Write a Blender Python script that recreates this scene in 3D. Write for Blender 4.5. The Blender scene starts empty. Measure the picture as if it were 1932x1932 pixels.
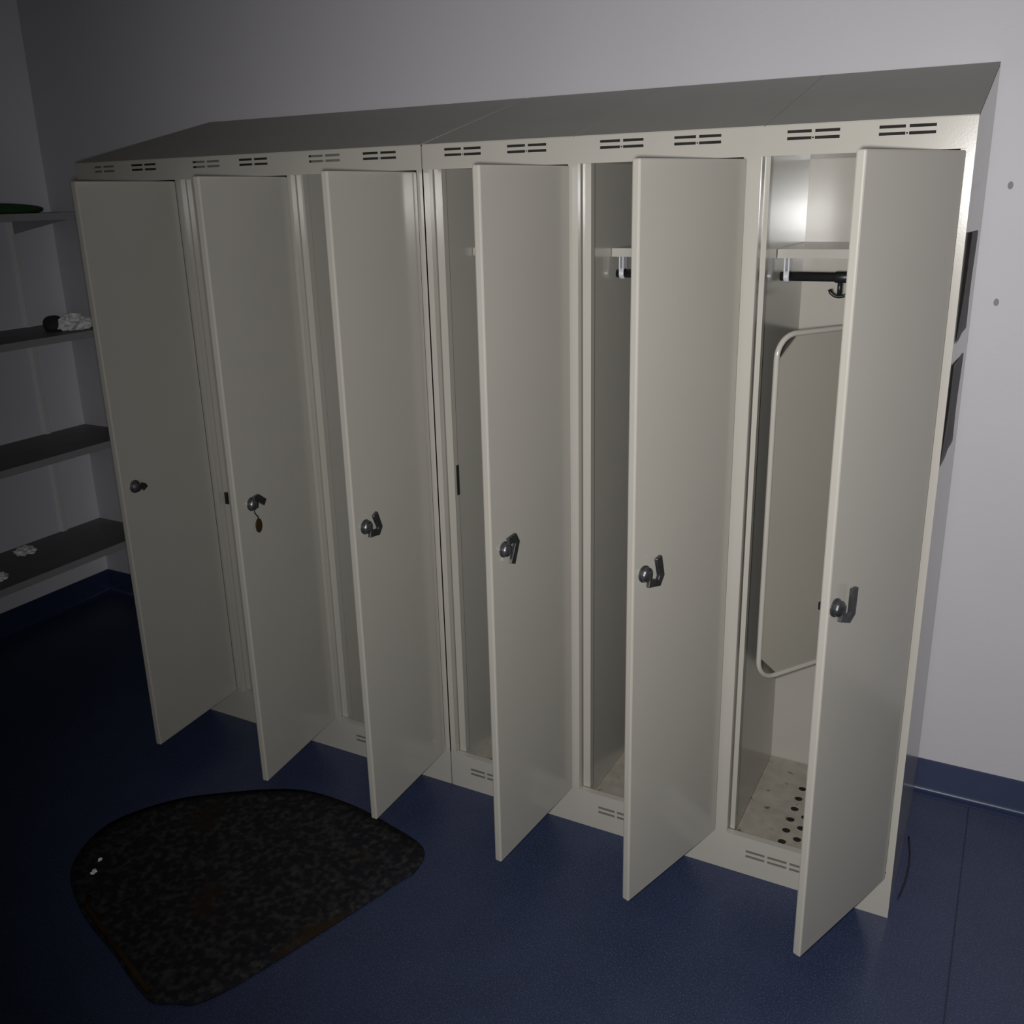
import bpy, bmesh, math, random
from mathutils import Vector, Matrix
random.seed(4)
C = bpy.context.scene.collection
PI = math.pi

# ------------------------------------------------------------------ helpers
class MB:
    """collects simple solids and links them as one mesh object"""
    def __init__(self):
        self.bm = bmesh.new()
    def box(self, x0, x1, y0, y1, z0, z1):
        v = [self.bm.verts.new((x, y, z)) for x in (x0, x1) for y in (y0, y1) for z in (z0, z1)]
        for f in ((0, 1, 3, 2), (4, 6, 7, 5), (0, 4, 5, 1), (2, 3, 7, 6), (0, 2, 6, 4), (1, 5, 7, 3)):
            self.bm.faces.new([v[i] for i in f])
        return self
    def prism(self, pts, n):
        """closed polygon pts (3D) extruded by vector n"""
        n = Vector(n)
        a = [self.bm.verts.new(p) for p in pts]
        b = [self.bm.verts.new(Vector(p) + n) for p in pts]
        self.bm.faces.new(a)
        self.bm.faces.new(b[::-1])
        for i in range(len(a)):
            j = (i + 1) % len(a)
            self.bm.faces.new((a[j], a[i], b[i], b[j]))
        return self
    def lathe(self, prof, origin, axis, seg=24):
        """prof: (radius, height) pairs along axis"""
        axis = Vector(axis).normalized()
        u = axis.orthogonal().normalized()
        w = axis.cross(u)
        o = Vector(origin)
        rings = []
        for r, h in prof:
            rings.append([self.bm.verts.new(o + axis * h + (u * math.cos(2 * PI * k / seg) + w * math.sin(2 * PI * k / seg)) * max(r, 1e-5)) for k in range(seg)])
        for a, b in zip(rings, rings[1:]):
            for k in range(seg):
                self.bm.faces.new((a[k], a[(k + 1) % seg], b[(k + 1) % seg], b[k]))
        self.bm.faces.new(rings[0][::-1])
        self.bm.faces.new(rings[-1])
        return self
    def tube(self, pts, r, seg=10, closed=False):
        pts = [Vector(p) for p in pts]
        n = len(pts)
        rings = []
        prev = None
        for i, p in enumerate(pts):
            a = pts[(i - 1) % n] if (closed or i > 0) else p
            b = pts[(i + 1) % n] if (closed or i < n - 1) else p
            t = (b - a).normalized()
            if prev is None:
                u = t.orthogonal().normalized()
            else:
                u = (prev - t * prev.dot(t)).normalized()
            prev = u
            w = t.cross(u)
            rr = r[i] if isinstance(r, (list, tuple)) else r
            rings.append([self.bm.verts.new(p + (u * math.cos(2 * PI * k / seg) + w * math.sin(2 * PI * k / seg)) * rr) for k in range(seg)])
        m = n if closed else n - 1
        for i in range(m):
            a, b = rings[i], rings[(i + 1) % n]
            for k in range(seg):
                self.bm.faces.new((a[k], a[(k + 1) % seg], b[(k + 1) % seg], b[k]))
        if not closed:
            self.bm.faces.new(rings[0][::-1])
            self.bm.faces.new(rings[-1])
        return self
    def sheet(self, x0, x1, z0, z1, y0, y1, holes):
        """plate in the xz plane (thickness y0..y1) with rectangular holes (hx0,hx1,hz0,hz1)"""
        zs = sorted({z0, z1} | {h[2] for h in holes} | {h[3] for h in holes})
        for a, b in zip(zs, zs[1:]):
            zm = (a + b) / 2
            cuts = sorted((h[0], h[1]) for h in holes if h[2] < zm < h[3])
            x = x0
            for c0, c1 in cuts:
                if c0 > x:
                    self.box(x, c0, y0, y1, a, b)
                x = max(x, c1)
            if x < x1:
                self.box(x, x1, y0, y1, a, b)
        return self
    def bevel(self, w, seg=2):
        bmesh.ops.remove_doubles(self.bm, verts=self.bm.verts, dist=1e-6)
        bmesh.ops.recalc_face_normals(self.bm, faces=self.bm.faces)
        es = [e for e in self.bm.edges if len(e.link_faces) == 2 and e.calc_face_angle(0) > 0.6]
        bmesh.ops.bevel(self.bm, geom=es, offset=w, segments=seg, affect='EDGES', profile=0.5)
        return self
    def build(self, name, mat, parent=None, smooth=False):
        bmesh.ops.recalc_face_normals(self.bm, faces=self.bm.faces)
        me = bpy.data.meshes.new(name)
        self.bm.to_mesh(me)
        self.bm.free()
        me.materials.append(mat)
        if smooth:
            for p in me.polygons:
                p.use_smooth = True
        o = bpy.data.objects.new(name, me)
        C.objects.link(o)
        if parent:
            o.parent = parent
        return o

def thing(name, label, cat, loc=(0, 0, 0), group=None):
    o = bpy.data.objects.new(name, None)
    C.objects.link(o)
    o.empty_display_size = 0.1
    o.location = loc
    return tag(o, label, cat, group)

def tag(o, label, cat, group=None):
    o['label'] = label
    o['category'] = cat
    if group:
        o['group'] = group
    return o

def struct(o):
    o['kind'] = 'structure'
    return o

# ------------------------------------------------------------------ materials
def mat(name, col, rough=0.5, metal=0.0, spec=0.5, var=0.0, vscale=6.0, bump=0.0, bscale=300.0, col2=None, t0=0.45, t1=0.6, flecks=None, coat=0.0):
    m = bpy.data.materials.new(name)
    m.use_nodes = True
    nt = m.node_tree
    b = nt.nodes['Principled BSDF']
    b.inputs['Base Color'].default_value = (*col, 1)
    b.inputs['Roughness'].default_value = rough
    b.inputs['Metallic'].default_value = metal
    b.inputs['Specular IOR Level'].default_value = spec
    b.inputs['Coat Weight'].default_value = coat
    tc = nt.nodes.new('ShaderNodeTexCoord')
    last = None
    if var or col2:
        n = nt.nodes.new('ShaderNodeTexNoise')
        n.inputs['Scale'].default_value = vscale
        n.inputs['Detail'].default_value = 6
        nt.links.new(tc.outputs['Object'], n.inputs['Vector'])
        r = nt.nodes.new('ShaderNodeValToRGB')
        r.color_ramp.elements[0].position = t0
        r.color_ramp.elements[1].position = t1
        lo = col if col2 else tuple(c * (1 - var) for c in col)
        hi = col2 if col2 else tuple(min(1, c * (1 + var)) for c in col)
        if not col2:
            r.color_ramp.elements[0].position = 0.25
            r.color_ramp.elements[1].position = 0.75
        r.color_ramp.elements[0].color = (*lo, 1)
        r.color_ramp.elements[1].color = (*hi, 1)
        nt.links.new(n.outputs['Fac'], r.inputs['Fac'])
        last = r.outputs['Color']
    if flecks:
        fcol, fscale, th = flecks
        n2 = nt.nodes.new('ShaderNodeTexNoise')
        n2.inputs['Scale'].default_value = fscale
        n2.inputs['Detail'].default_value = 2
        nt.links.new(tc.outputs['Object'], n2.inputs['Vector'])
        r2 = nt.nodes.new('ShaderNodeValToRGB')
        r2.color_ramp.elements[0].position = th
        r2.color_ramp.elements[1].position = th + 0.1
        nt.links.new(n2.outputs['Fac'], r2.inputs['Fac'])
        mx = nt.nodes.new('ShaderNodeMix')
        mx.data_type = 'RGBA'
        nt.links.new(r2.outputs['Color'], mx.inputs[0])
        if last:
            nt.links.new(last, mx.inputs[6])
        else:
            mx.inputs[6].default_value = (*col, 1)
        mx.inputs[7].default_value = (*fcol, 1)
        last = mx.outputs[2]
    if last:
        nt.links.new(last, b.inputs['Base Color'])
    if bump:
        n3 = nt.nodes.new('ShaderNodeTexNoise')
        n3.inputs['Scale'].default_value = bscale
        n3.inputs['Detail'].default_value = 3
        nt.links.new(tc.outputs['Object'], n3.inputs['Vector'])
        bp = nt.nodes.new('ShaderNodeBump')
        bp.inputs['Strength'].default_value = bump
        bp.inputs['Distance'].default_value = 0.002
        nt.links.new(n3.outputs['Fac'], bp.inputs['Height'])
        nt.links.new(bp.outputs['Normal'], b.inputs['Normal'])
    return m

M = {}
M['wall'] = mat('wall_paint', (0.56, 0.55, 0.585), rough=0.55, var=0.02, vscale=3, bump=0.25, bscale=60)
M['wall_left'] = mat('left_wall_paint_lit', (0.76, 0.75, 0.81), rough=0.55, var=0.03, vscale=3, bump=0.25, bscale=60)  # wall paint lightened; missing bounce light is put into the colour
M['ceiling'] = mat('ceiling_paint', (0.45, 0.45, 0.45), rough=0.8)
M['floor'] = mat('navy_vinyl', (0.024, 0.035, 0.082), rough=0.42, var=0.12, vscale=9, flecks=((0.064, 0.080, 0.150), 300, 0.55), bump=0.15, bscale=220)
M['skirting'] = mat('navy_skirting_vinyl', (0.027, 0.039, 0.098), rough=0.30, var=0.08, vscale=20)
M['seam'] = mat('vinyl_weld', (0.014, 0.020, 0.05), rough=0.5)
M['paint'] = mat('cream_enamel', (0.42, 0.403, 0.364), rough=0.18, var=0.02, vscale=5, bump=0.02, bscale=300)
M['roof'] = mat('cream_enamel_roof', (0.36, 0.35, 0.315), rough=0.50, spec=0.22, var=0.04, vscale=7, bump=0.04, bscale=300)
M['pan'] = mat('stained_cream_enamel', (0.36, 0.335, 0.285), rough=0.45, var=0.14, vscale=30, flecks=((0.12, 0.09, 0.06), 38, 0.655))
M['gun'] = mat('gunmetal', (0.15, 0.155, 0.165), rough=0.42, metal=0.9, var=0.3, vscale=60)
M['black'] = mat('black_plastic', (0.012, 0.012, 0.013), rough=0.4)
M['dark'] = mat('dark_slot', (0.015, 0.013, 0.011), rough=0.7)
M['clear'] = mat('milky_plastic', (0.55, 0.56, 0.60), rough=0.25)
M['brass'] = mat('tarnished_brass', (0.085, 0.058, 0.024), rough=0.5, metal=0.6, var=0.3, vscale=80)
M['board'] = mat('board_face', (0.315, 0.30, 0.262), rough=0.45, var=0.03, vscale=4)
M['notice'] = mat('dark_notice', (0.22, 0.21, 0.21), rough=0.5, var=0.35, vscale=9)
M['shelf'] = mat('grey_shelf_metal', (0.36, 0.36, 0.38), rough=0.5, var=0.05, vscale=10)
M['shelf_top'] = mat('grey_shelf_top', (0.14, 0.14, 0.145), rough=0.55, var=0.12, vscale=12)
M['rail'] = mat('white_rail_enamel', (0.80, 0.79, 0.80), rough=0.3)
M['green'] = mat('green_cloth', (0.02, 0.075, 0.02), rough=0.9, var=0.3, vscale=40)
M['paper'] = mat('white_paper', (0.88, 0.88, 0.90), rough=0.6)
M['charcoal'] = mat('charcoal_cloth', (0.03, 0.03, 0.032), rough=0.8)
M['mat'] = mat('worn_mat', (0.011, 0.011, 0.014), rough=0.9, spec=0.15, col2=(0.046, 0.045, 0.044), vscale=55, t0=0.45, t1=0.75, flecks=((0.022, 0.013, 0.007), 4, 0.60), bump=0.6, bscale=60)
M['matedge'] = mat('rusty_brown_edging', (0.030, 0.017, 0.006), rough=0.85, spec=0.15, var=0.4, vscale=25)
M['recess_dark'] = mat('vent_shade_pan_dark', (0.028, 0.027, 0.026), rough=0.95, spec=0.1, var=0.2, vscale=60)  # near-black painted shade for the vent slots; also colours the under pan
M['raw'] = mat('raw_sheet_steel', (0.16, 0.15, 0.135), rough=0.55, var=0.15, vscale=15)
M['smudge'] = mat('grey_filler', (0.26, 0.255, 0.27), rough=0.8)

# ------------------------------------------------------------------ room (metres; x along the lockers, back wall at y = 0)
XL, XR, YF, ZC = -0.895, 4.4, -5.2, 2.65
struct(MB().box(XL - .12, XR + .12, YF - .12, .12, -.12, 0).build('floor', M['floor']))
struct(MB().box(XL - .12, XR + .12, YF - .12, .12, ZC, ZC + .12).build('ceiling', M['ceiling']))
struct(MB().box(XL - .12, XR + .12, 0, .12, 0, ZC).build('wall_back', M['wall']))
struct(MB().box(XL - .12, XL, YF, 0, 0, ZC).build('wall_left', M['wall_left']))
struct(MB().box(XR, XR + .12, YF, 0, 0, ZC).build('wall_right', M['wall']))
struct(MB().box(XL - .12, XR + .12, YF - .12, YF, 0, ZC).build('wall_front', M['wall']))

def cove(o, d, n, length):
    """coved skirting: o start, d run direction, n out of the wall"""
    o, d, n = Vector(o), Vector(d), Vector(n)
    pr = [(0, 0.0), (0, .1), (.003, .1), (.004, .097), (.004, .016)]
    for k in range(1, 7):
        a = PI / 2 * k / 6
        pr.append((.004 + .013 * (1 - math.cos(a)), .016 - .013 * math.sin(a)))
    pr += [(.024, .0015), (.024, 0)]
    return MB().prism([o + n * u + Vector((0, 0, w)) for u, w in pr], d * length)
struct(cove((XL, 0, 0), (1, 0, 0), (0, -1, 0), XR - XL).build('baseboard_back', M['skirting']))
struct(cove((XL, YF, 0), (0, 1, 0), (1, 0, 0), -YF - .004).build('baseboard_left', M['skirting']))
struct(MB().box(2.538, 2.542, -3.2, -.03, 0, .0008).build('trim_1', M['seam']))

# ------------------------------------------------------------------ lockers
D, H, HS, ZB, ZT = 0.5616, 1.746, 0.140, 0.1064, 1.6929
FY = -D                # front face
BK = -0.05             # inside of the back panel
FZ = 0.022             # inside floor
ANG = [94.731, 96.4, 91.273, 85.172, 72.96, 69.104]
HX = [.3916, .7921, 1.1906, 1.5907, 1.982, 2.3792]
DW = 0.351
OPEN = [(.016, .397), (.417, .797), (.809, 1.1965), (1.231, 1.5955), (1.617, 1.987), (2.016, 2.386)]
STRIP = [.045, .437, .832, 1.2535, 1.640, 2.030]
TOPV = [(.063, .231), (.470, .638), (.873, 1.0415), (1.276, 1.4425), (1.669, 1.8345), (2.064, 2.233)]
BOTV = [.063, .470, .873, 1.279, 1.672, 2.0655]
BACKED = {(1, 0), (2, 0), (0, 0)}       # vent groups with a sheet close behind them

def vents_top(k):
    hs = []
    for x in TOPV[k]:
        for c in (0, 1):
            for z in (1.7315, 1.719):
                hs.append((x + c * .0525, x + c * .0525 + .046, z, z + .0055))
        hs.append((x + .0475, x + .0505, 1.7205, 1.7235))
    return hs
def vents_bot(k):
    return [(BOTV[k] + c * .053, BOTV[k] + c * .053 + .046, z, z + .0072) for c in range(4) for z in (.0635, .0495)]

def perforated(x0, x1, y0, y1, z0, z1, m):
    """locker floor pan with rows of round holes"""
    r, c = .0106, .0135
    cx = (x0 + x1) / 2
    pts = []
    for i, dx in enumerate((-.078, -.045, -.012, .021, .054, .087)):
        n0 = -.425 if i % 2 == 0 else -.40
        for j in range(6):
            pts.append((cx + dx, n0 + j * .05))
    # plate with square openings, then rings
    holes = [(px - c, px + c, py - c, py + c) for px, py in pts]
    ys = sorted({y0, y1} | {h[2] for h in holes} | {h[3] for h in holes})
    for a, b in zip(ys, ys[1:]):
        ym = (a + b) / 2
        x = x0
        for c0, c1 in sorted((h[0], h[1]) for h in holes if h[2] < ym < h[3]):
            if c0 > x:
                m.box(x, c0, a, b, z0, z1)
            x = max(x, c1)
        if x < x1:
            m.box(x, x1, a, b, z0, z1)
    for px, py in pts:
        sq = []
        n = 16
        for k in range(n):
            a = 2 * PI * k / n
            s = c / max(abs(math.cos(a)), abs(math.sin(a)))
            sq.append((m.bm.verts.new((px + s * math.cos(a), py + s * math.sin(a), z1)),
                       m.bm.verts.new((px + r * math.cos(a), py + r * math.sin(a), z1)),
                       m.bm.verts.new((px + r * math.cos(a), py + r * math.sin(a), z0))))
        for k in range(n):
            p, q = sq[k], sq[(k + 1) % n]
            m.bm.faces.new((p[0], q[0], q[1], p[1]))
            m.bm.faces.new((p[1], q[1], q[2], p[2]))
    return m

HASP = [  # polyline of the hasp strap in the door plane (towards hinge, up), from the barrel centre
    [(0.004, 0.004), (0.022, -0.004), (0.026, -0.012)],
    [(-.004, .012), (.014, .014), (.040, -.006)],
    [(0, -.016), (.034, -.022), (.042, -.012), (.026, .026)],
    [(0, .018), (.026, .022), (.034, .008), (.014, -.036)],
    [(0, -.018), (.034, -.026), (.042, -.012), (.032, .030)],
    [(0, -.016), (.030, -.028), (.040, -.020), (.042, .030)],
]
LATCH_S = [.306, .292, .310, .303, .317, .328]

def strap(m, pts, s0, zc, n0, width, th, place):
    """flat strap along a polyline with mitred corners; place(s, n, z) -> local point"""
    pts = [Vector(p) for p in pts]
    L, Rr = [], []
    for i, p in enumerate(pts):
        t = Vector((0, 0))
        if i > 0:
            t += (p - pts[i - 1]).normalized()
        if i < len(pts) - 1:
            t += (pts[i + 1] - p).normalized()
        t.normalize()
        nn = Vector((-t.y, t.x)) * width / 2
        L.append(p + nn)
        Rr.append(p - nn)
    for i in range(len(pts) - 1):
        q = [L[i], L[i + 1], Rr[i + 1], Rr[i]]
        a = [m.bm.verts.new(place(s0 - v.x, n0, zc + v.y)) for v in q]
        b = [m.bm.verts.new(place(s0 - v.x, n0 + th, zc + v.y)) for v in q]
        m.bm.faces.new(a)
        m.bm.faces.new(b[::-1])
        for k in range(4):
            j = (k + 1) % 4
            m.bm.faces.new((a[j], a[k], b[k], b[j]))

def make_door(k, root):
    """door pan, local frame: hinge axis at origin, closed door runs to -x, outer face towards -y"""
    h = (ZT - .0055) - (ZB + .002)
    m = MB().box(-DW, -.004, -.009, .009, 0, h).bevel(.0035, 2)
    d = m.build('door', M['paint'], root)
    d.location = (HX[k], FY, ZB + .002)
    d.rotation_euler = (0, 0, math.radians(ANG[k]))
    # hinge knuckles
    for zz in (.10, h / 2, h - .14):
        MB().lathe([(.0035, 0), (.0035, .055)], (0, .004, zz), (0, 0, 1), 10).build('hinge', M['paint'], d)
    # folded back rim of the pan
    r = MB()
    r.box(-DW + .010, -DW + .026, .009, .012, .01, h - .01)
    r.box(-.030, -.012, .009, .013, .01, h - .01)
    r.box(-DW + .022, -.030, .009, .013, .01, .03)
    r.box(-DW + .022, -.030, .009, .013, h - .03, h - .01)
    r.build('inner_rim', M['paint'], d)
    zc = .890 - ZB
    s = LATCH_S[k]
    place = lambda ss, n, z: Vector((-ss, -.009 - n, z))
    b = MB()
    b.lathe([(.018, 0), (.018, .003), (.0155, .0045), (.0155, .010), (.0135, .013), (.009, .0155), (.007, .016)], place(s, 0, zc), (0, -1, 0), 20)
    b.box(-s - .0025, -s + .0025, -.009 - .020, -.009 - .0155, zc - .009, zc + .009)
    b.build('latch_barrel', M['gun'], d)
    a = MB()
    strap(a, HASP[k], s, zc, .007, .018, .008, place)
    a.bevel(.001, 1)
    a.build('hasp', M['gun'], d)
    c = MB()
    c.lathe([(.009, 0), (.009, .007)], (-s, .009, zc), (0, 1, 0), 16)
    c.box(-s - .016, -s + .006, .012, .016, zc - .007, zc + .007)
    c.build('latch_cam', M['black'], d)
    return d

def make_bank(name, label, ks, x0, x1, roofs):
    root = thing(name, label, 'locker', (0, 0, 0), 'banks of cream lockers')
    # front frame
    f = MB()
    top, bot = [], []
    for k in ks:
        top += vents_top(k)
        bot += vents_bot(k)
    f.sheet(x0, x1, ZT - .002, H, FY, FY + .002, top)
    f.sheet(x0, x1, 0, ZB - .001, FY, FY + .002, bot)
    f.box(x0, x1, FY + .002, FY + .022, ZT - .002, ZT - .0005)
    f.box(x0, x1, FY + .002, FY + .018, ZB - .0025, ZB - .001)
    xs = [x0]
    for k in ks:
        xs += list(OPEN[k])
    xs.append(x1)
    for i in range(0, len(xs), 2):
        f.box(xs[i], xs[i + 1], FY, FY + .020, ZB - .001, ZT - .002)
    f.build('front_frame', M['paint'], root)
    # recessed door stops
    for k in ks:
        o0, o1 = OPEN[k]
        sb = MB()
        sb.box(o0 + .003, STRIP[k], FY + .020, FY + .024, ZB, ZT)
        sb.box(STRIP[k] - .002, STRIP[k], FY + .024, FY + .040, ZB, ZT)
        sb.box(o1 - .012, o1 - .0005, FY + .022, FY + .026, ZB, ZT)
        sb.build('door_stop', M['paint'], root)
        if k == 1:
            MB().box(STRIP[k] - .010, STRIP[k] + .003, FY + .013, FY + .0202, .744, .783).bevel(.003, 2).build('strike', M['black'], root)
        if k == 3:
            MB().box(STRIP[k] + .0002, STRIP[k] + .0022, FY + .030, FY + .040, .876, .957).build('strike', M['dark'], root)
    # carcass
    side = lambda x: [(x, FY + .001, 0), (x, BK + .038, 0), (x, BK + .038, H + HS * (D - .012) / D - .004), (x, FY + .001, H - .003)]
    MB().prism(side(x0), (.0015, 0, 0)).build('side_panel', M['paint'], root)
    MB().prism(side(x1 - .0015), (.0015, 0, 0)).build('side_panel', M['paint'], root)
    for a, b in zip(ks, ks[1:]):
        xm = OPEN[b][0] - .009
        MB().box(xm - .001, xm + .001, FY + .020, BK, FZ, ZT + .001).build('divider', M['paint'], root)
    bow = []
    for t in range(25):
        z = .005 + (H - .009) * t / 24
        bow.append((x0 + .002, BK + .004 - .014 * (1 - ((z - .85) / .88) ** 2), z))
    bow += [(p[0], p[1] + .0015, p[2]) for p in bow[::-1]]
    MB().prism(bow, (x1 - x0 - .004, 0, 0)).build('back_panel', M['paint'], root)
    MB().box(x0 + .002, x1 - .002, FY + .026, BK - .0005, ZT + .001, ZT + .003).build('top_panel', M['paint'], root)
    for k in ks:
        for g in (0, 1):
            if (k, g) in BACKED:
                x = TOPV[k][g]
                MB().box(x - .010, x + .108, FY + .0225, FY + .0235, ZT + .004, H - .006).build('vent_backing', M['raw'], root)
        MB().box(BOTV[k] - .010, BOTV[k] + .219, FY + .020, FY + .021, .030, ZB - .004).build('vent_backing', M['raw'], root)
        xa, xb = OPEN[k][0] + .004, OPEN[k][1] - .004
        MB().prism([(xa, FY + .055, ZT + .0032), (xa, FY + .060, ZT + .0032), (xa, FY + .060, H + .010), (xa, FY + .055, H + .009)], (xb - xa, 0, 0)).build('vent_shade_baffle', M['recess_dark'], root)  # added baffle, no real locker part; its dark colour paints the slot shade
        MB().box(xa, xb, FY + .030, BK - .012, .004, .005).build('under_pan', M['recess_dark'], root)
    # roof sheets
    for a, b in roofs:
        sl = HS / D
        MB().prism([(a, FY - .001, H), (a, -.0035, H + HS * (D - .0035) / D), (a, -.0035, H + HS * (D - .0035) / D + .002), (a, FY - .001, H + .002)], (b - a, 0, 0)).build('roof_panel', M['roof'], root)
    # inside of every compartment
    for i, k in enumerate(ks):
        a = x0 + .0025 if i == 0 else OPEN[k][0] - .0075
        b = x1 - .0025 if i == len(ks) - 1 else OPEN[ks[i + 1]][0] - .0105
        perforated(a, b, FY + .004, BK - .001, FZ - .0015, FZ, MB()).build('floor_pan', M['pan'], root)
        ys = -.345
        sh = MB()
        sh.box(a + .001, b - .001, ys, BK - .001, 1.4975, 1.499)
        sh.box(a + .001, b - .001, ys - .0015, ys, 1.479, 1.499)
        sh.box(a + .001, b - .001, ys, ys + .012, 1.479, 1.4805)
        s = sh.build('shelf', M['paint'], root)
        yr, zr = -.318, 1.437
        rl = MB().lathe([(.010, 0), (.010, b - a - .008)], (a + .004, yr, zr), (1, 0, 0), 18).build('coat_rail', M['black'], root, True)
        for xb in (a + .019, b - .019):
            br = MB()
            br.box(xb - .006, xb - .003, yr - .012, yr + .012, zr - .004, 1.4785)
            br.box(xb + .003, xb + .006, yr - .012, yr + .012, zr - .004, 1.4785)
            br.lathe([(.0125, -.006), (.0135, -.004), (.0135, .004), (.0125, .006)], (xb, yr, zr), (1, 0, 0), 18)
            br.build('rail_bracket', M['clear'], rl)
        if k in (4, 5):
            xh = a + .135
            hk = MB()
            hk.lathe([(.0105, -.018), (.0122, -.016), (.0122, .016), (.0105, .018)], (xh + .006, yr, zr), (1, 0, 0), 18)
            hk.tube([(xh, yr, zr - .008), (xh, yr, zr - .040)], .0045)
            hk.tube([(xh - .021, yr, zr - .027), (xh - .018, yr, zr - .035), (xh - .010, yr, zr - .041), (xh, yr, zr - .0425), (xh + .010, yr, zr - .041), (xh + .018, yr, zr - .035), (xh + .021, yr, zr - .027)], [.0038, .0034, .0034, .0038, .0034, .0034, .0038])
            hk.build('coat_hook', M['black'], rl, True)
    for k in ks:
        make_door(k, root)
    return root

make_bank('locker_bank', 'left bank of three cream metal lockers with open doors, nearest the shelves', (0, 1, 2), 0.0, 1.2115, [(0.0, 1.2105)])
make_bank('locker_bank', 'right bank of three cream metal lockers with open doors, nearest the bare white wall', (3, 4, 5), 1.2155, 2.4, [(1.2165, 1.6075), (1.609, 2.019), (2.0205, 2.4)])

# key with tag hanging from the second latch
def door_point(k, s, n, z):
    a = math.radians(ANG[k])
    lx, ly = -s, -.009 - n
    return Vector((HX[k] + lx * math.cos(a) - ly * math.sin(a), FY + lx * math.sin(a) + ly * math.cos(a), z))
kr = thing('key_tag', 'small brass key tag hanging from the latch of the second locker door', 'key tag', door_point(1, LATCH_S[1], .008, .80))
def loc(p): return p - kr.location
MB().tube([loc(door_point(1, LATCH_S[1] + a, .009 + c, z)) for a, c, z in ((.002, 0, .876), (.001, 0, .868), (-.004, .001, .861), (-.009, .001, .855), (-.009, .001, .849))], .0016, 8).build('cord', M['black'], kr, True)
pl = []
for t in range(24):
    a = 2 * PI * t / 24
    pl.append(loc(door_point(1, LATCH_S[1] - .0085 + .0125 * math.cos(a), .0085, .832 + .019 * math.sin(a))))
nrm = door_point(1, 0, .003, 0) - door_point(1, 0, 0, 0)
MB().prism(pl, nrm).build('tag', M['brass'], kr)

# framed board stood across the last locker
bd = thing('framed_board', 'beige rounded board with a raised rim, stood slanting inside the rightmost locker', 'board', (2.056, -.503, .508))
dx, dy = .56, .8285
BL, BH, BR = .518, .822, .05
def bp(u, w, n=0.0): return Vector((dx * u + dy * n, dy * u - dx * n, w))
path = []
for cx, cz, a0 in ((BL - BR, BR, -90), (BL - BR, BH - BR, 0), (BR, BH - BR, 90), (BR, BR, 180)):
    for t in range(9):
        a = math.radians(a0 + 90 * t / 8)
        path.append(bp(cx + BR * math.cos(a), cz + BR * math.sin(a)))
MB().tube(path, .0065, 10, True).build('rim', M['paint'], bd, True)
cc = .060
oct_ = [(cc, .002), (BL - cc, .002), (BL - .002, cc), (BL - .002, BH - cc), (BL - cc, BH - .002), (cc, BH - .002), (.002, BH - cc), (.002, cc)]
MB().prism([bp(u, w, -.003) for u, w in oct_], Vector((dy, -dx, 0)) * .004).build('panel', M['board'], bd)

# ------------------------------------------------------------------ notices on the end of the lockers
def notice(label, y0, y1, z0, z1, skew, curl):
    bm = bmesh.new()
    nu, nv = 14, 10
    g = []
    for i in range(nu + 1):
        row = []
        for j in range(nv + 1):
            u, v = i / nu, j / nv
            off = .0012 + curl * max(0, (1 - u) - .55) ** 2 * (0.4 + v) * 2 + .0015 * math.sin(5 * u + 3 * v) ** 2
            row.append(bm.verts.new((2.3988 + off, y0 + (y1 - y0) * u + .03 * (v - .5), z0 + (z1 - z0) * v + skew * (u - .5))))
        g.append(row)
    for i in range(nu):
        for j in range(nv):
            bm.faces.new((g[i][j], g[i + 1][j], g[i + 1][j + 1], g[i][j + 1]))
    ret = bmesh.ops.solidify(bm, geom=bm.faces[:], thickness=.0006)
    m = MB(); m.bm.free(); m.bm = bm
    return tag(m.build('notice_sheet', M['notice'], None, True), label, 'notice', 'dark sheets stuck to the locker end')
notice('upper of two dark grey sheets stuck on the locker end panel', -.50, -.17, 1.325, 1.535, -.01, .012)
notice('lower of two dark grey sheets stuck on the locker end panel', -.54, -.18, 1.075, 1.275, -.03, .006)

# ------------------------------------------------------------------ shelves on the left wall
FRONT = -.548
SH = [(.338, 'lowest grey wall shelf, just above the blue skirting'), (.753, 'second grey wall shelf up from the floor, empty'),
      (1.18, 'third grey wall shelf up, with crumpled white paper on it'), (1.605, 'topmost grey wall shelf, carrying a folded green cloth')]
for z, lb in SH:
    t = thing('wall_shelf', lb, 'shelf', (XL, -.7, z), 'shelves on the left wall')
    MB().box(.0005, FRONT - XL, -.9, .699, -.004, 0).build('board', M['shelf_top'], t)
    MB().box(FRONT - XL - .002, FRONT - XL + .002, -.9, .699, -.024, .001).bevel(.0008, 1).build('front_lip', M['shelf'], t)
    for yy in (.52, -.30):
        MB().prism([(.012, yy, -.005), (.33, yy, -.005), (.33, yy, -.022), (.012, yy, -.075)], (0, .004, 0)).build('bracket', M['shelf'], t)
sd = tag(MB().box(XL + .0003, XL + .0115, -.190, -.166, .16, 1.60).bevel(.002, 1).build('shelf_standard', M['rail']), 'vertical pale metal rail on the left wall behind the shelves', 'rail')

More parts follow.
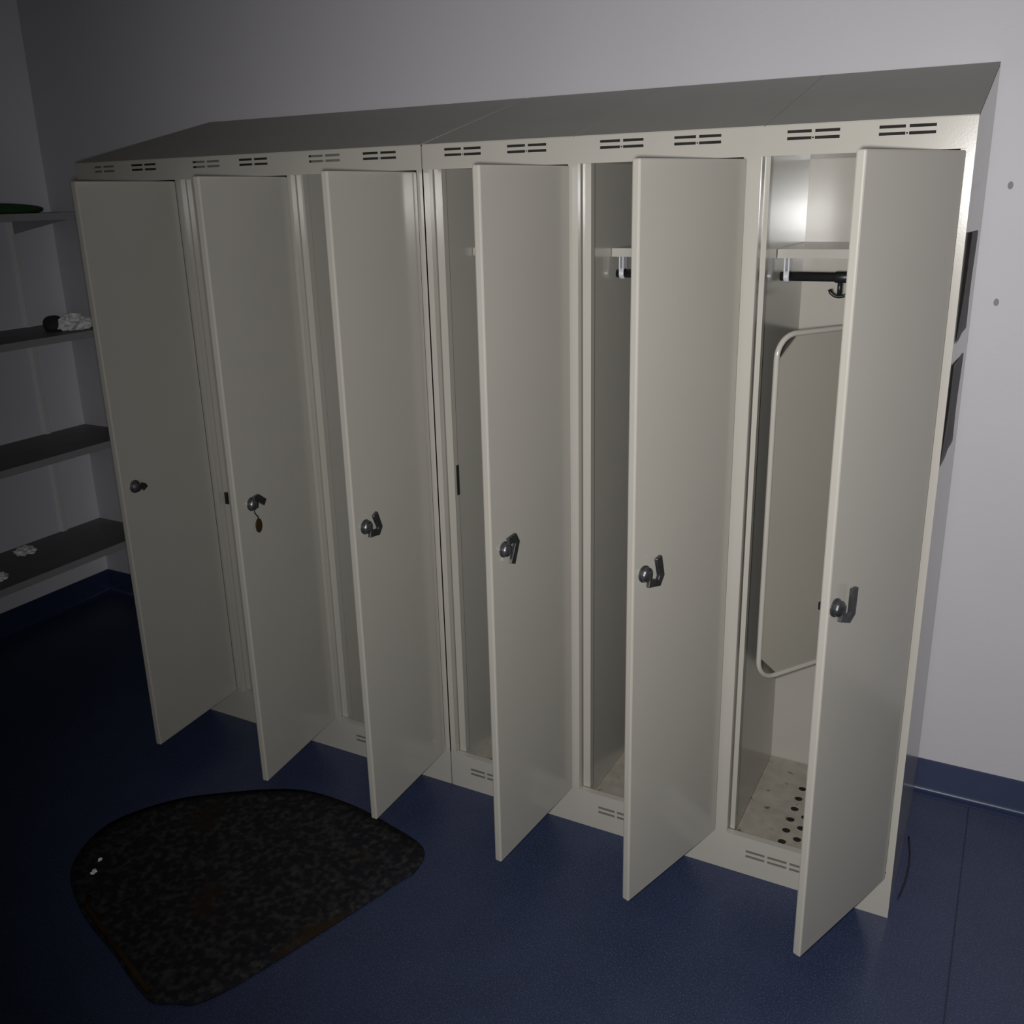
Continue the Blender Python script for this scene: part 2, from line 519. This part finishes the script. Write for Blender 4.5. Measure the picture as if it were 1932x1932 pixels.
def lump(name, m, loc, size, label, cat, seed, rough=.25, sub=3, parent=None):
    rnd = random.Random(seed)
    bm = bmesh.new()
    bmesh.ops.create_icosphere(bm, subdivisions=sub, radius=1)
    dirs = [(Vector((rnd.uniform(-1, 1), rnd.uniform(-1, 1), rnd.uniform(-.2, 1))).normalized(), rnd.uniform(-rough, rough)) for _ in range(22)]
    for v in bm.verts:
        n = v.co.normalized()
        s = 1 + sum(a * max(0, n.dot(d)) ** 10 for d, a in dirs)
        if rough > .4:
            s = rnd.uniform(.55, 1.35)
        v.co = Vector((n.x * s * size[0], n.y * s * size[1], max(n.z * s, -.5) * size[2] + .5 * size[2]))
    mm = MB(); mm.bm.free(); mm.bm = bm
    o = mm.build(name, m, parent, rough < .2)
    o.location = loc
    if label:
        tag(o, label, cat)
    return o
lump('folded_cloth', M['green'], (-.70, -.345, 1.6055), (.11, .155, .024), 'dark green cloth lying folded on the topmost wall shelf', 'cloth', 1, .12)
lump('crumpled_paper', M['paper'], (-.635, -.165, 1.1815), (.042, .055, .036), 'crumpled white paper near the corner end of the third wall shelf', 'paper', 8, .55)
lump('cloth_scrap', M['charcoal'], (-.705, -.205, 1.181), (.035, .035, .035), 'small dark cloth scrap beside the crumpled paper on the shelf', 'cloth', 5, .12)
lump('paper_scrap', M['paper'], (-.80, -.425, .339), (.035, .035, .017), 'white paper scrap towards the back of the lowest shelf', 'paper', 11, .5)
lump('paper_scrap', M['paper'], (-.64, -.635, .339), (.020, .025, .016), 'white paper scrap near the front edge of the lowest shelf', 'paper', 12, .5)

# ------------------------------------------------------------------ floor things
MP = [(.525, -1.311), (.462, -1.152), (.53, -1.00), (.647, -.895), (.824, -.790), (1.0, -.775), (1.16, -.800), (1.295, -.840), (1.325, -.92), (1.306, -.986), (1.26, -1.148), (1.16, -1.441), (1.09, -1.50), (1.026, -1.515), (.86, -1.46), (.685, -1.405)]
def smooth_poly(p, n=6):
    out = []
    N = len(p)
    for i in range(N):
        a, b, c, d = (Vector(p[(i + k) % N]) for k in (-1, 0, 1, 2))
        for t in range(n):
            s = t / n
            out.append(.5 * ((2 * b) + (c - a) * s + (2 * a - 5 * b + 4 * c - d) * s * s + (3 * b - a - 3 * c + d) * s ** 3))
    return out
sp = smooth_poly(MP)
ctr = Vector((.90, -1.13))
t = thing('floor_mat', 'dark mottled worn mat on the floor in front of the left lockers', 'mat', (.90, -1.13, .0005))
bm = bmesh.new()
rings = []
for q in range(9):
    s = 1 - q / 9
    rings.append([bm.verts.new((*((p - ctr) * s), .004 + .006 * (math.sin(9 * p.x * s + 4) * math.cos(11 * p.y * s)) ** 2 * (1 - s ** 6))) for p in sp])
for a, b in zip(rings, rings[1:]):
    for k in range(len(sp)):
        bm.faces.new((a[k], a[(k + 1) % len(sp)], b[(k + 1) % len(sp)], b[k]))
bm.faces.new(rings[-1])
low = [bm.verts.new((*(p - ctr), 0)) for p in sp]
for k in range(len(sp)):
    bm.faces.new((low[k], low[(k + 1) % len(sp)], rings[0][(k + 1) % len(sp)], rings[0][k]))
bm.faces.new(low[::-1])
m = MB(); m.bm.free(); m.bm = bm
m.build('pile', M['mat'], t, True)
eb = [(.66, -1.37), (.69, -1.40), (.86, -1.455), (1.02, -1.508)]
MB().tube([(x - ctr.x, y - ctr.y + .006, .0065) for x, y in eb], .006, 8).build('edging', M['matedge'], t, True)
lump('paper_shred', M['paper'], (.600, -1.300, .0105), (.006, .009, .005), 'tiny white shred at the left end of the dark mat, front one', 'paper', 21, .5, 2)
lump('paper_shred', M['paper'], (.575, -1.262, .0105), (.004, .006, .004), 'tiny white shred at the left end of the dark mat, back one', 'paper', 22, .5, 2)
cd = [(2.404, -.235), (2.408, -.262), (2.414, -.30), (2.417, -.348), (2.417, -.39), (2.415, -.425), (2.411, -.46), (2.408, -.485)]
tag(MB().tube([(x + .006, y, .0024) for x, y in cd], .0022, 8).build('cord', M['black'], None, True), 'thin black cord lying on the blue floor beside the last locker', 'cord')
for i, (x, z, lb) in enumerate(((2.450, 1.622, 'small grey filled hole in the white wall, upper one'), (2.451, 1.357, 'small grey filled hole in the white wall, lower one'))):
    tag(MB().prism([(x + .006 * math.cos(a), -.0003, z + .009 * math.sin(a)) for a in [2 * PI * k / 10 for k in range(10)]], (0, -.0008, 0)).build('wall_plug', M['smudge']), lb, 'wall plug', 'plugged holes in the wall')

# ------------------------------------------------------------------ light: one hand-held torch close to the camera
L = bpy.data.lights.new('torch', 'SPOT')
L.energy = 162
L.color = (1.0, .985, .965)
L.shadow_soft_size = .025
L.spot_size = math.radians(119)
L.spot_blend = 1.0
lo = bpy.data.objects.new('torch', L)
C.objects.link(lo)
lo.location = (2.475, -2.535, 1.62)
lo.rotation_euler = (Vector((2.15, 0, 1.0)) - lo.location).to_track_quat('-Z', 'Y').to_euler()

W = bpy.data.worlds.new('World')
bpy.context.scene.world = W
W.use_nodes = True
W.node_tree.nodes['Background'].inputs[0].default_value = (.5, .5, .55, 1)
W.node_tree.nodes['Background'].inputs[1].default_value = .004

# ------------------------------------------------------------------ camera
def cam_axes(y, p, r):
    fwd = Vector((math.sin(y) * math.cos(p), math.cos(y) * math.cos(p), math.sin(p)))
    right = Vector((math.cos(y), -math.sin(y), 0))
    up = right.cross(fwd)
    c, s = math.cos(r), math.sin(r)
    return c * right + s * up, -s * right + c * up, fwd
rt, up, fw = cam_axes(-.50016, -.30007, -.02577)
cam = bpy.data.cameras.new('camera')
co = bpy.data.objects.new('camera', cam)
C.objects.link(co)
co.matrix_world = Matrix(((rt.x, up.x, -fw.x, 2.51106), (rt.y, up.y, -fw.y, -2.55233), (rt.z, up.z, -fw.z, 1.63568), (0, 0, 0, 1)))
cam.sensor_width = 36
cam.lens = 1785.74 / 1932 * 36
cam.shift_x = (966 - 958.39) / 1932
cam.shift_y = (915.13 - 966) / 1932
cam.clip_start = .05
sc = bpy.context.scene
sc.camera = co
sc.view_settings.view_transform = 'Standard'
sc.view_settings.look = 'None'
sc.view_settings.exposure = 0
sc.view_settings.gamma = 1
sc.view_settings.use_curve_mapping = False
